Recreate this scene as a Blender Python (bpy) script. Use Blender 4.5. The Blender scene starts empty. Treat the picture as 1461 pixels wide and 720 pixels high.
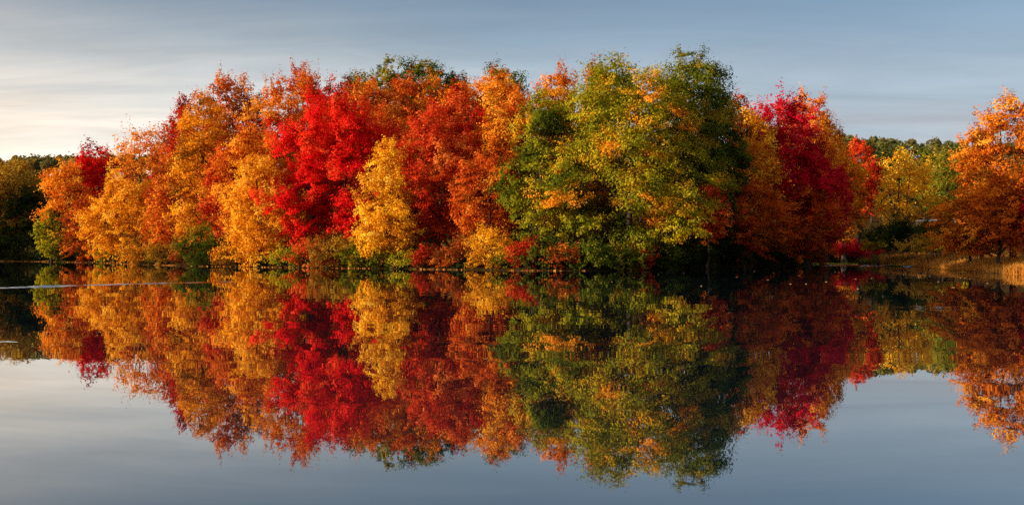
import bpy, math, random
import numpy as np
from mathutils import Vector

SC = bpy.context.scene
COL = SC.collection
R = math.radians
rs = np.random.RandomState(7)

# ------------------------------------------------------------------ camera
CAM_H = 2.0
FPX = 1265.0            # focal length in photograph pixels (1461 wide)
cam_d = bpy.data.cameras.new('camera')
cam_d.sensor_width = 36.0
cam_d.lens = 36.0 * FPX / 1461.0
cam_d.clip_start = 0.1
cam_d.clip_end = 6000.0
cam = bpy.data.objects.new('camera', cam_d)
cam.location = (0, 0, CAM_H)
cam.rotation_euler = (R(90), 0, 0)
COL.objects.link(cam)
SC.camera = cam


def wx(px, d):
    return (px - 730.5) / FPX * d


def wz(py, d):
    return CAM_H + (360.0 - py) / FPX * d


# ------------------------------------------------------------------ object helpers
def tag(o, label=None, cat=None, group=None, kind=None):
    if label: o['label'] = label
    if cat: o['category'] = cat
    if group: o['group'] = group
    if kind: o['kind'] = kind
    return o


def empty(name, loc, rz=0.0):
    o = bpy.data.objects.new(name, None)
    o.empty_display_size = 0.5
    o.location = loc
    o.rotation_euler = (0, 0, rz)
    COL.objects.link(o)
    return o


def mesh_np(name, verts, faces, mat, parent=None, tint=None, smooth=False):
    """verts (n,3), faces (m,k) with one k for all -> ONE linked object"""
    verts = np.ascontiguousarray(verts, dtype=np.float32)
    faces = np.ascontiguousarray(faces, dtype=np.int32)
    m, k = faces.shape
    me = bpy.data.meshes.new(name)
    me.vertices.add(len(verts))
    me.vertices.foreach_set('co', verts.ravel())
    me.loops.add(m * k)
    me.loops.foreach_set('vertex_index', faces.ravel())
    me.polygons.add(m)
    me.polygons.foreach_set('loop_start', np.arange(0, m * k, k, dtype=np.int32))
    me.polygons.foreach_set('loop_total', np.full(m, k, dtype=np.int32))
    if smooth:
        me.polygons.foreach_set('use_smooth', np.ones(m, dtype=bool))
    me.update(calc_edges=True)
    if tint is not None:
        a = me.attributes.new('tint', 'FLOAT', 'FACE')
        a.data.foreach_set('value', np.ascontiguousarray(tint, dtype=np.float32))
    me.materials.append(mat)
    o = bpy.data.objects.new(name, me)
    COL.objects.link(o)
    if parent is not None:
        o.parent = parent
    return o


# ------------------------------------------------------------------ materials
def new_mat(name):
    m = bpy.data.materials.new(name)
    m.use_nodes = True
    nt = m.node_tree
    for n in list(nt.nodes):
        nt.nodes.remove(n)
    out = nt.nodes.new('ShaderNodeOutputMaterial')
    return m, nt, out


def ramp(nt, stops):
    r = nt.nodes.new('ShaderNodeValToRGB')
    el = r.color_ramp.elements
    while len(el) < len(stops):
        el.new(0.5)
    for e, (p, c) in zip(el, stops):
        e.position = p
        e.color = (c[0], c[1], c[2], 1)
    return r


def leaf_mat(name, cols, transl=0.40):
    """cols: base colours of the leaves from tint 0 to tint 1"""
    m, nt, out = new_mat(name)
    at = nt.nodes.new('ShaderNodeAttribute')
    at.attribute_name = 'tint'
    n = len(cols)
    r = ramp(nt, [(i / (n - 1), c) for i, c in enumerate(cols)])
    nt.links.new(at.outputs['Fac'], r.inputs[0])
    d = nt.nodes.new('ShaderNodeBsdfDiffuse')
    t = nt.nodes.new('ShaderNodeBsdfTranslucent')
    mx = nt.nodes.new('ShaderNodeMixShader')
    mx.inputs[0].default_value = transl
    nt.links.new(r.outputs[0], d.inputs[0])
    nt.links.new(r.outputs[0], t.inputs[0])
    nt.links.new(d.outputs[0], mx.inputs[1])
    nt.links.new(t.outputs[0], mx.inputs[2])
    nt.links.new(mx.outputs[0], out.inputs[0])
    return m


PAL = {
    'crimson':  [(.20, .004, .006), (.44, .005, .007), (.64, .010, .010), (.74, .022, .014), (.78, .08, .02)],
    'scarlet':  [(.17, .020, .006), (.34, .014, .008), (.52, .035, .010), (.62, .090, .016), (.70, .19, .03)],
    'redorange': [(.17, .045, .006), (.36, .040, .008), (.54, .085, .010), (.66, .17, .014), (.74, .30, .03)],
    'orange':   [(.20, .08, .006), (.42, .090, .008), (.60, .150, .010), (.70, .23, .015), (.76, .36, .03)],
    'amber':    [(.30, .05, .007), (.54, .11, .009), (.68, .185, .012), (.77, .27, .015), (.80, .38, .03)],
    'gold':     [(.24, .10, .008), (.54, .16, .010), (.70, .265, .012), (.80, .36, .016), (.84, .47, .04)],
    'yellow':   [(.36, .15, .010), (.64, .25, .012), (.77, .365, .014), (.83, .46, .020), (.86, .56, .06)],
    'olive':    [(.06, .070, .006), (.13, .135, .008), (.25, .225, .010), (.40, .32, .013), (.56, .38, .02)],
    'oak':      [(.050, .068, .006), (.12, .13, .008), (.24, .225, .010), (.42, .32, .013), (.70, .26, .015)],
    'green':    [(.025, .042, .006), (.055, .080, .008), (.095, .120, .010), (.16, .165, .013), (.34, .22, .02)],
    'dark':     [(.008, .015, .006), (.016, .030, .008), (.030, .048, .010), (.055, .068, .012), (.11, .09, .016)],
    'russet':   [(.10, .030, .008), (.22, .035, .008), (.38, .075, .010), (.50, .13, .014), (.58, .22, .02)],
    'maroon':   [(.15, .004, .008), (.32, .004, .014), (.52, .006, .024), (.66, .012, .032), (.70, .06, .03)],
    'bronze':   [(.09, .05, .008), (.18, .08, .010), (.30, .14, .013), (.42, .22, .018), (.50, .29, .03)],
}
LEAF = {k: leaf_mat('leaf_' + k, v) for k, v in PAL.items()}


def bark_mat(name, c1, c2):
    m, nt, out = new_mat(name)
    tc = nt.nodes.new('ShaderNodeTexCoord')
    mp = nt.nodes.new('ShaderNodeMapping')
    mp.inputs['Scale'].default_value = (7, 7, 1.6)
    nz = nt.nodes.new('ShaderNodeTexNoise')
    nz.inputs['Scale'].default_value = 2.0
    nz.inputs['Detail'].default_value = 6
    nt.links.new(tc.outputs['Object'], mp.inputs[0])
    nt.links.new(mp.outputs[0], nz.inputs['Vector'])
    r = ramp(nt, [(0.32, c1), (0.68, c2)])
    nt.links.new(nz.outputs[0], r.inputs[0])
    p = nt.nodes.new('ShaderNodeBsdfPrincipled')
    p.inputs['Roughness'].default_value = 0.9
    p.inputs['Specular IOR Level'].default_value = 0.08
    nt.links.new(r.outputs[0], p.inputs['Base Color'])
    bp = nt.nodes.new('ShaderNodeBump')
    bp.inputs['Strength'].default_value = 0.6
    bp.inputs['Distance'].default_value = 0.05
    nt.links.new(nz.outputs[0], bp.inputs['Height'])
    nt.links.new(bp.outputs[0], p.inputs['Normal'])
    nt.links.new(p.outputs[0], out.inputs[0])
    return m


BARK = bark_mat('bark', (.018, .012, .009), (.055, .040, .028))
BARK_PALE = bark_mat('bark_pale', (.12, .09, .065), (.32, .26, .19))


def ground_mat():
    m, nt, out = new_mat('forest_floor')
    tc = nt.nodes.new('ShaderNodeTexCoord')
    n1 = nt.nodes.new('ShaderNodeTexNoise'); n1.inputs['Scale'].default_value = 0.12; n1.inputs['Detail'].default_value = 5
    n2 = nt.nodes.new('ShaderNodeTexNoise'); n2.inputs['Scale'].default_value = 3.5; n2.inputs['Detail'].default_value = 8
    nt.links.new(tc.outputs['Object'], n1.inputs['Vector'])
    nt.links.new(tc.outputs['Object'], n2.inputs['Vector'])
    r1 = ramp(nt, [(0.40, (.035, .020, .009)), (0.62, (.026, .030, .009))])
    r2 = ramp(nt, [(0.35, (.018, .011, .006)), (0.5, (.05, .025, .009)), (0.66, (.15, .06, .013))])
    nt.links.new(n1.outputs[0], r1.inputs[0]); nt.links.new(n2.outputs[0], r2.inputs[0])
    mx = nt.nodes.new('ShaderNodeMix'); mx.data_type = 'RGBA'
    mx.inputs[0].default_value = 0.5
    nt.links.new(r1.outputs[0], mx.inputs[6]); nt.links.new(r2.outputs[0], mx.inputs[7])
    p = nt.nodes.new('ShaderNodeBsdfPrincipled'); p.inputs['Roughness'].default_value = 0.95
    p.inputs['Specular IOR Level'].default_value = 0.0
    nt.links.new(mx.outputs[2], p.inputs['Base Color'])
    nt.links.new(p.outputs[0], out.inputs[0])
    return m


def water_mat():
    m, nt, out = new_mat('pond_water')
    L = nt.links.new
    geo = nt.nodes.new('ShaderNodeNewGeometry')

    def slope(scale, sx, sy, ax, ay, seed):
        mp = nt.nodes.new('ShaderNodeMapping')
        mp.inputs['Scale'].default_value = (sx, sy, 1)
        mp.inputs['Location'].default_value = (seed, seed * 1.7, 0)
        nz = nt.nodes.new('ShaderNodeTexNoise')
        nz.inputs['Scale'].default_value = scale
        nz.inputs['Detail'].default_value = 2.0
        L(geo.outputs['Position'], mp.inputs[0]); L(mp.outputs[0], nz.inputs['Vector'])
        sb = nt.nodes.new('ShaderNodeVectorMath'); sb.operation = 'SUBTRACT'
        sb.inputs[1].default_value = (0.5, 0.5, 0.5)
        L(nz.outputs['Color'], sb.inputs[0])
        ml = nt.nodes.new('ShaderNodeVectorMath'); ml.operation = 'MULTIPLY'
        ml.inputs[1].default_value = (ax, ay, 0)
        L(sb.outputs[0], ml.inputs[0])
        return ml.outputs[0]

    a = slope(0.55, 0.22, 1.2, WAVE * .45, WAVE * 1.1, 3.0)
    b = slope(2.6, 0.30, 1.2, WAVE * .2, WAVE * .35, 11.0)
    s1 = nt.nodes.new('ShaderNodeVectorMath'); s1.operation = 'ADD'
    L(a, s1.inputs[0]); L(b, s1.inputs[1])
    # calm and ruffled areas
    cz = nt.nodes.new('ShaderNodeTexNoise'); cz.inputs['Scale'].default_value = 0.06; cz.inputs['Detail'].default_value = 3
    cm = nt.nodes.new('ShaderNodeMapping'); cm.inputs['Scale'].default_value = (0.5, 1.4, 1)
    L(geo.outputs['Position'], cm.inputs[0]); L(cm.outputs[0], cz.inputs['Vector'])
    cr = nt.nodes.new('ShaderNodeMapRange')
    cr.inputs[1].default_value = 0.35; cr.inputs[2].default_value = 0.7
    cr.inputs[3].default_value = 0.45; cr.inputs[4].default_value = 1.9
    L(cz.outputs[0], cr.inputs[0])
    sc = nt.nodes.new('ShaderNodeVectorMath'); sc.operation = 'SCALE'
    L(s1.outputs[0], sc.inputs[0]); L(cr.outputs[0], sc.inputs['Scale'])
    ad = nt.nodes.new('ShaderNodeVectorMath'); ad.operation = 'ADD'
    L(geo.outputs['Normal'], ad.inputs[0]); L(sc.outputs[0], ad.inputs[1])
    nm = nt.nodes.new('ShaderNodeVectorMath'); nm.operation = 'NORMALIZE'
    L(ad.outputs[0], nm.inputs[0])
    body = nt.nodes.new('ShaderNodeBsdfDiffuse'); body.inputs[0].default_value = (.004, .009, .014, 1)
    gl = nt.nodes.new('ShaderNodeBsdfGlossy'); gl.inputs['Roughness'].default_value = 0.012
    gl.inputs[0].default_value = (.97, .97, .97, 1)
    L(nm.outputs[0], gl.inputs['Normal'])
    fr = nt.nodes.new('ShaderNodeFresnel'); fr.inputs['IOR'].default_value = WATER_IOR
    L(nm.outputs[0], fr.inputs['Normal'])
    mx = nt.nodes.new('ShaderNodeMixShader')
    pw_ = nt.nodes.new('ShaderNodeMath'); pw_.operation = 'POWER'; pw_.inputs[1].default_value = 0.6
    L(fr.outputs[0], pw_.inputs[0])
    L(pw_.outputs[0], mx.inputs[0]); L(body.outputs[0], mx.inputs[1]); L(gl.outputs[0], mx.inputs[2])
    L(mx.outputs[0], out.inputs[0])
    return m


def noise_mat(name, scale, stops, rough=0.9, vscale=(1, 1, 1)):
    m, nt, out = new_mat(name)
    tc = nt.nodes.new('ShaderNodeTexCoord')
    mp = nt.nodes.new('ShaderNodeMapping'); mp.inputs['Scale'].default_value = vscale
    nz = nt.nodes.new('ShaderNodeTexNoise'); nz.inputs['Scale'].default_value = scale; nz.inputs['Detail'].default_value = 6
    nt.links.new(tc.outputs['Object'], mp.inputs[0]); nt.links.new(mp.outputs[0], nz.inputs['Vector'])
    r = ramp(nt, stops)
    nt.links.new(nz.outputs[0], r.inputs[0])
    p = nt.nodes.new('ShaderNodeBsdfPrincipled'); p.inputs['Roughness'].default_value = rough
    nt.links.new(r.outputs[0], p.inputs['Base Color'])
    nt.links.new(p.outputs[0], out.inputs[0])
    return m


WAVE = 0.0075
WATER_IOR = 2.3
WATER = water_mat()
GROUND = ground_mat()

# ------------------------------------------------------------------ sun and sky
SUN_AZ = math.atan2(-0.94, -0.34)      # direction TO the sun: left of the view and a little behind the camera
SUN_EL = R(11.5)
to_sun = Vector((math.sin(SUN_AZ) * math.cos(SUN_EL), math.cos(SUN_AZ) * math.cos(SUN_EL), math.sin(SUN_EL)))
ld = bpy.data.lights.new('sun', 'SUN')
ld.energy = 4.4
ld.angle = R(0.6)
ld.color = (1.0, 0.82, 0.58)
lo = bpy.data.objects.new('sun', ld)
lo.rotation_euler = (-to_sun).to_track_quat('-Z', 'Y').to_euler()
lo.location = (-60, -30, 60)
COL.objects.link(lo)


def make_world():
    w = bpy.data.worlds.new('World')
    SC.world = w
    w.use_nodes = True
    nt = w.node_tree
    for n in list(nt.nodes):
        nt.nodes.remove(n)
    L = nt.links.new
    out = nt.nodes.new('ShaderNodeOutputWorld')
    bg = nt.nodes.new('ShaderNodeBackground')
    bg.inputs['Strength'].default_value = SKY_STRENGTH
    sky = nt.nodes.new('ShaderNodeTexSky')
    sky.sky_type = 'NISHITA'
    sky.sun_disc = False
    sky.sun_elevation = SUN_EL
    sky.sun_rotation = SUN_AZ
    sky.air_density = 1.0
    sky.dust_density = 1.0
    sky.ozone_density = 2.2
    tc = nt.nodes.new('ShaderNodeTexCoord')
    D = tc.outputs['Generated']
    sep = nt.nodes.new('ShaderNodeSeparateXYZ'); L(D, sep.inputs[0])

    def math_n(op, a, b=None, clamp=False):
        n = nt.nodes.new('ShaderNodeMath'); n.operation = op; n.use_clamp = clamp
        for i, v in enumerate((a, b)):
            if v is None: continue
            if isinstance(v, (int, float)): n.inputs[i].default_value = v
            else: L(v, n.inputs[i])
        return n.outputs[0]
    # thin high cloud: streaks on a cloud ceiling high above the ground
    zz = math_n('MAXIMUM', math_n('ADD', sep.outputs[2], 0.10), 0.05)
    u = math_n('DIVIDE', sep.outputs[0], zz)
    v = math_n('DIVIDE', sep.outputs[1], zz)
    cb = nt.nodes.new('ShaderNodeCombineXYZ'); L(u, cb.inputs[0]); L(v, cb.inputs[1])
    mp = nt.nodes.new('ShaderNodeMapping')
    mp.inputs['Rotation'].default_value = (0, 0, R(8))
    mp.inputs['Scale'].default_value = (0.32, 0.9, 1)
    L(cb.outputs[0], mp.inputs[0])
    nz = nt.nodes.new('ShaderNodeTexNoise')
    nz.inputs['Scale'].default_value = 1.1; nz.inputs['Detail'].default_value = 7; nz.inputs['Roughness'].default_value = 0.52
    nz.inputs['Distortion'].default_value = 0.4
    L(mp.outputs[0], nz.inputs['Vector'])
    den = nt.nodes.new('ShaderNodeMapRange')
    den.inputs[1].default_value = 0.30; den.inputs[2].default_value = 0.70
    den.inputs[3].default_value = CLOUD_LO; den.inputs[4].default_value = CLOUD_HI
    L(nz.outputs[0], den.inputs[0])
    # the veil thins out overhead
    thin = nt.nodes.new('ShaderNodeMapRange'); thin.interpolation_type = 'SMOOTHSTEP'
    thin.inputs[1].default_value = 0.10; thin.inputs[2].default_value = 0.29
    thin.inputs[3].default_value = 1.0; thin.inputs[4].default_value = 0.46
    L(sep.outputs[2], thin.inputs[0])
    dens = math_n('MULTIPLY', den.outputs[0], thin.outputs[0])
    low = nt.nodes.new('ShaderNodeMapRange'); low.interpolation_type = 'SMOOTHSTEP'
    low.inputs[1].default_value = 0.03; low.inputs[2].default_value = 0.20
    low.inputs[3].default_value = 0.55; low.inputs[4].default_value = 0.0
    L(sep.outputs[2], low.inputs[0])
    dens = math_n('ADD', dens, low.outputs[0], True)
    # the veil is brighter and warmer towards the sun
    dp = nt.nodes.new('ShaderNodeVectorMath'); dp.operation = 'DOT_PRODUCT'
    L(D, dp.inputs[0]); dp.inputs[1].default_value = to_sun
    cr = ramp(nt, CLOUD_RAMP)
    L(math_n('ADD', math_n('MULTIPLY', dp.outputs['Value'], 0.5), 0.5), cr.inputs[0])
    ck = nt.nodes.new('ShaderNodeVectorMath'); ck.operation = 'SCALE'
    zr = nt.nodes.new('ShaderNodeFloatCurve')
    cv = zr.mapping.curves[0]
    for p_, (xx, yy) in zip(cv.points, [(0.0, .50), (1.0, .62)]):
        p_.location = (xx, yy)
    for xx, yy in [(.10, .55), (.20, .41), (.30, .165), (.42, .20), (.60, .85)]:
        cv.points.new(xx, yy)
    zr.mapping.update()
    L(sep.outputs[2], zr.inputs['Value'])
    nz2 = nt.nodes.new('ShaderNodeTexNoise')
    nz2.inputs['Scale'].default_value = 2.6; nz2.inputs['Detail'].default_value = 8; nz2.inputs['Roughness'].default_value = 0.6; nz2.inputs['Distortion'].default_value = 0.6
    mp2 = nt.nodes.new('ShaderNodeMapping')
    mp2.inputs['Rotation'].default_value = (0, 0, R(-14)); mp2.inputs['Scale'].default_value = (0.30, 1.0, 1)
    L(cb.outputs[0], mp2.inputs[0]); L(mp2.outputs[0], nz2.inputs['Vector'])
    br2 = nt.nodes.new('ShaderNodeMapRange')
    br2.inputs[1].default_value = 0.3; br2.inputs[2].default_value = 0.7
    br2.inputs[3].default_value = 0.80; br2.inputs[4].default_value = 1.20
    L(nz2.outputs[0], br2.inputs[0])
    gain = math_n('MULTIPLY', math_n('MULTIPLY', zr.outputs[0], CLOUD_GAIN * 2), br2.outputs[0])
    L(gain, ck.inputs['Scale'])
    L(cr.outputs[0], ck.inputs[0])
    mx = nt.nodes.new('ShaderNodeMix'); mx.data_type = 'RGBA'
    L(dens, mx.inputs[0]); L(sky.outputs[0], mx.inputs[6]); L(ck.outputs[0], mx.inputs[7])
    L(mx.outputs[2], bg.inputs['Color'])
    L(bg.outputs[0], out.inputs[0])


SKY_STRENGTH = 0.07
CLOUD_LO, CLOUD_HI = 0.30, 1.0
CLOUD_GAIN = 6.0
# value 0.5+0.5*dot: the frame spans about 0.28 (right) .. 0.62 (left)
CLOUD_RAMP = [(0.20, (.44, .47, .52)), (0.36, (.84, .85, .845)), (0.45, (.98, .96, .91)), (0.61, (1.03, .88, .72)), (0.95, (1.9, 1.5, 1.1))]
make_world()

# ------------------------------------------------------------------ terrain and pond
SHORE_PX = [(-40, 372.3), (30, 372.8), (60, 373.3), (100, 374), (160, 375.2), (200, 377.2), (290, 379.8), (400, 381.4),
            (500, 382.6), (640, 384.2), (760, 386), (870, 386), (960, 384.2), (1050, 381), (1120, 378.6)]


def shore_D(px):
    xs = [p[0] for p in SHORE_PX]
    ds = [2530.0 / (p[1] - 360.0) for p in SHORE_PX]
    return float(np.interp(px, xs, ds))


front = [(wx(px, 2530.0 / (py - 360)), 2530.0 / (py - 360)) for px, py in SHORE_PX]
cove = [(wx(px, d), d) for px, d in [(1160, 152), (1200, 158), (1240, 152), (1290, 136), (1340, 113), (1380, 98), (1420, 86), (1461, 77), (1520, 66)]]
near = [(58, 40), (66, 5), (50, -9), (0, -11), (-50, -10), (-58, 12), (-57, 55), (-74, 95), (-118, 140), (-150, 180)]
POND = np.array(front + cove + near)


def resample(poly, step):
    out = []
    n = len(poly)
    for i in range(n):
        a, b = poly[i], poly[(i + 1) % n]
        k = max(1, int(np.hypot(*(b - a)) / step))
        for j in range(k):
            out.append(a + (b - a) * j / k)
    return np.array(out)


SHORE = resample(POND, 2.5)
t_ = np.arange(len(SHORE))
_n = np.sin(t_ * 0.55) * 0.30 + np.sin(t_ * 0.23 + 1) * 0.5 + np.sin(t_ * 1.3 + 2) * 0.18
_d = np.roll(SHORE, -1, 0) - np.roll(SHORE, 1, 0)
_d /= np.linalg.norm(_d, axis=1)[:, None]
SHORE = SHORE + np.stack([_d[:, 1], -_d[:, 0]], 1) * _n[:, None]


def sdist(P):
    """signed distance to the shoreline: positive on land"""
    P = np.asarray(P, dtype=float).reshape(-1, 2)
    A = SHORE; B = np.roll(SHORE, -1, 0)
    best = np.full(len(P), 1e9)
    inside = np.zeros(len(P), dtype=bool)
    for a, b in zip(A, B):
        ab = b - a
        t = np.clip(((P - a) @ ab) / (ab @ ab + 1e-9), 0, 1)
        q = P - (a + t[:, None] * ab)
        best = np.minimum(best, (q * q).sum(1))
        c = ((a[1] > P[:, 1]) != (b[1] > P[:, 1]))
        if abs(b[1] - a[1]) > 1e-9:
            xi = a[0] + (P[:, 1] - a[1]) / (b[1] - a[1]) * ab[0]
            inside ^= c & (P[:, 0] < xi)
    d = np.sqrt(best)
    return np.where(inside, -d, d)


def sstep(x, a, b):
    t = np.clip((x - a) / (b - a), 0, 1)
    return t * t * (3 - 2 * t)


def ground_z(P):
    P = np.asarray(P, dtype=float).reshape(-1, 2)
    X, Y = P[:, 0], P[:, 1]
    d = sdist(P)
    px = 730.5 + FPX * X / np.maximum(Y, 1)
    # low bank, then a rise that is steep on the wooded point and gentle on the right shore
    right = sstep(X, 36, 56) * (1 - sstep(Y, 190, 240))
    rise = (1 - right) * np.minimum(np.maximum(d - 1, 0) * 0.10, 5.5) + right * np.minimum(np.maximum(d, 0) * 0.085, 1.7)
    z = np.where(d > 0, 0.06 + 0.24 * sstep(d, 0, 3.0) + rise, -np.minimum(-d * 0.25, 2.5) + 0.06 * np.exp(d / 0.4))
    # ridge beyond
    ridge = 41 * sstep(Y, 255, 440) * (0.88 + 0.12 * np.sin(X * 0.011 + 1.0))
    ridge *= np.where(X < 0, 1.0 - 0.42 * sstep(-X, 225, 300), 1.0 + .08 * sstep(X, 40, 120))
    # unseen left bank ground, raised so the added trees there cast longer shade
    hill = 14 * np.exp(-(((X + 98) / 26) ** 2 + ((Y - 42) / 22) ** 2))
    hill2 = 16 * np.exp(-(((X + 195) / 40) ** 2 + ((Y - 175) / 45) ** 2))
    w = sstep(d, 0, 12)
    bumps = 0.25 * np.sin(X * .31 + Y * .17) * np.sin(Y * .27 - X * .11) * w
    return z + w * (ridge + hill + hill2) + bumps


def gz(x, y):
    return float(ground_z([(x, y)])[0])


def grid_terrain():
    def axis(a, b, core0, core1, fine, coarse):
        out = list(np.arange(a, core0, coarse)) + list(np.arange(core0, core1, fine)) + list(np.arange(core1, b + coarse, coarse))
        return np.array(out)
    xs = axis(-1400, 1400, -170, 110, 1.6, 22)
    ys = axis(-160, 2200, -16, 220, 1.6, 18)
    X, Y = np.meshgrid(xs, ys)
    P = np.stack([X.ravel(), Y.ravel()], 1)
    Z = np.empty(len(P))
    for i in range(0, len(P), 20000):
        Z[i:i + 20000] = ground_z(P[i:i + 20000])
    far = sstep(P[:, 1], 520, 1200)
    Z *= (1 - 0.6 * far)
    nx, ny = len(xs), len(ys)
    idx = np.arange(nx * ny).reshape(ny, nx)
    F = np.stack([idx[:-1, :-1].ravel(), idx[:-1, 1:].ravel(), idx[1:, 1:].ravel(), idx[1:, :-1].ravel()], 1)
    o = mesh_np('ground', np.column_stack([P, Z]), F, GROUND, smooth=True)
    tag(o, kind='structure')


grid_terrain()

# pond surface: one level sheet inside a generous outline, the banks rise through it
wb = [(-175, -14), (90, -14), (90, 175), (-175, 235)]
o = mesh_np('water', np.array([(x, y, 0.0) for x, y in wb]), np.array([[0, 1, 2, 3]]), WATER)
tag(o, kind='structure')


def ripple_strip(pts, half, amp, wl, seed, stp=0.12):
    """a band of real small waves on the water: pts is the centre line"""
    r = np.random.RandomState(seed)
    pts = np.array(pts, dtype=float)
    seg = np.linalg.norm(np.diff(pts, axis=0), axis=1)
    s = np.concatenate([[0], np.cumsum(seg)])
    n = int(s[-1] / stp) + 2
    q = np.linspace(0, s[-1], n)
    cx, cy = np.interp(q, s, pts[:, 0]), np.interp(q, s, pts[:, 1])
    tx, ty = np.gradient(cx), np.gradient(cy)
    ln = np.hypot(tx, ty); tx /= ln; ty /= ln
    m = int(half * 2 / (stp * .45)) + 2
    v = np.linspace(-1, 1, m)
    taper = np.minimum(1, np.minimum(q, s[-1] - q) / (0.18 * s[-1]))
    wid = half * (0.5 + 0.5 * taper) * (1 + 0.25 * np.sin(q * 0.7 + seed))
    VX = cx[:, None] - ty[:, None] * v[None, :] * wid[:, None]
    VY = cy[:, None] + tx[:, None] * v[None, :] * wid[:, None]
    env = (1 - v[None, :] ** 2) * taper[:, None]
    brk = 0.72 + 0.28 * np.sin(q * 1.9 + 3 * np.sin(q * .31 + seed))[:, None]
    W = 0
    for k in range(5):
        a = r.uniform(-.35, .35)
        f = 2 * math.pi / (wl * r.uniform(.7, 1.5))
        W = W + np.sin(f * (VY * math.cos(a) + VX * math.sin(a)) + r.uniform(0, 6.28))
    Z = 0.006 + env * brk * (amp * 2 + amp * W / 2.2)
    V = np.stack([VX.ravel(), VY.ravel(), Z.ravel()], 1)
    idx = np.arange(n * m).reshape(n, m)
    F = np.stack([idx[:-1, :-1].ravel(), idx[1:, :-1].ravel(), idx[1:, 1:].ravel(), idx[:-1, 1:].ravel()], 1)
    # face the sky
    a, b, c = V[F[0, 0]], V[F[0, 1]], V[F[0, 2]]
    if np.cross(b - a, c - a)[2] < 0:
        F = F[:, ::-1]
    o = mesh_np('water', V, F, WATER, smooth=True)
    tag(o, kind='structure')


def pw(px, py):
    d = 2530.0 / (py - 360.0)
    return (wx(px, d), d)


ripple_strip([pw(-160, 415.5), pw(-30, 411.5), pw(60, 408.6), pw(180, 405.0), pw(300, 402.6), pw(400, 400.6)], 0.42, 0.017, 0.5, 1)
ripple_strip([pw(-20, 399.6), pw(45, 398.2)], 0.6, 0.010, 0.5, 2)
ripple_strip([pw(-6, 488), pw(10, 486.6), pw(24, 488)], 0.10, 0.003, 0.2, 3)
ripple_strip([pw(1168, 378.3), pw(1230, 378.4), pw(1300, 379.6), pw(1345, 382.4)], 8.5, 0.034, 0.75, 4, .2)
ripple_strip([pw(1325, 381.4), pw(1370, 385.2), pw(1410, 388.8), pw(1446, 392.6)], 2.2, 0.022, 0.6, 6, .15)

# ------------------------------------------------------------------ trees
def unit(a):
    return a / (np.linalg.norm(a, axis=-1, keepdims=True) + 1e-9)


def leaf_quads(C, N, size, r):
    """one bent four-cornered leaf spray at each point C facing N"""
    n = len(C)
    N = unit(N)
    A = unit(np.cross(N, unit(r.normal(size=(n, 3)))))
    B = np.cross(N, A)
    s = size * r.uniform(.65, 1.35, n)[:, None]
    la, lb = s * 0.62, s * r.uniform(.34, .5, n)[:, None]
    fold = N * s * r.uniform(-.16, .22, n)[:, None]
    V = np.stack([C - A * la, C - B * lb + fold, C + A * la * 1.1, C + B * lb + fold], 1).reshape(-1, 3)
    F = np.arange(n * 4).reshape(n, 4)
    return V, F


def profile(shape, t):
    if shape == 'cone':
        return np.power(1 - t, .75) * np.minimum(1, (t + .03) / .13)
    if shape == 'oval':
        return np.power(np.maximum(np.sin(np.pi * np.clip(t * .94 + .03, 0, 1)), 0), .62)
    if shape == 'dome':
        return np.sqrt(np.maximum(1 - np.clip((t - .30) / .70, 0, 1) ** 2.2, 0)) * np.clip(.55 + t * 1.6, 0, 1)
    if shape == 'vase':
        return np.clip(.28 + t * 1.15, 0, 1) * np.sqrt(np.maximum(1 - np.clip((t - .62) / .38, 0, 1) ** 2, 0))
    if shape == 'column':
        return np.minimum(1, (t + .02) / .1) * np.sqrt(np.maximum(1 - np.clip((t - .45) / .55, 0, 1) ** 2, 0)) * .98
    return np.sqrt(np.maximum(1 - (2 * t - 1) ** 2, 0))      # round


STY = {           # lift, elongation, width at the tip, flatness, bough size
    'maple':  dict(lift=.45, el=1.30, wd=.60, fl=.70, cr=.205),
    'spray':  dict(lift=.80, el=1.45, wd=.50, fl=.75, cr=.185),
    'oak':    dict(lift=.10, el=1.05, wd=.85, fl=.72, cr=.245),
    'droop':  dict(lift=-.22, el=1.50, wd=.60, fl=.48, cr=.25),
    'shrub':  dict(lift=.5, el=1.5, wd=.55, fl=.8, cr=.33),
}


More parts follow.
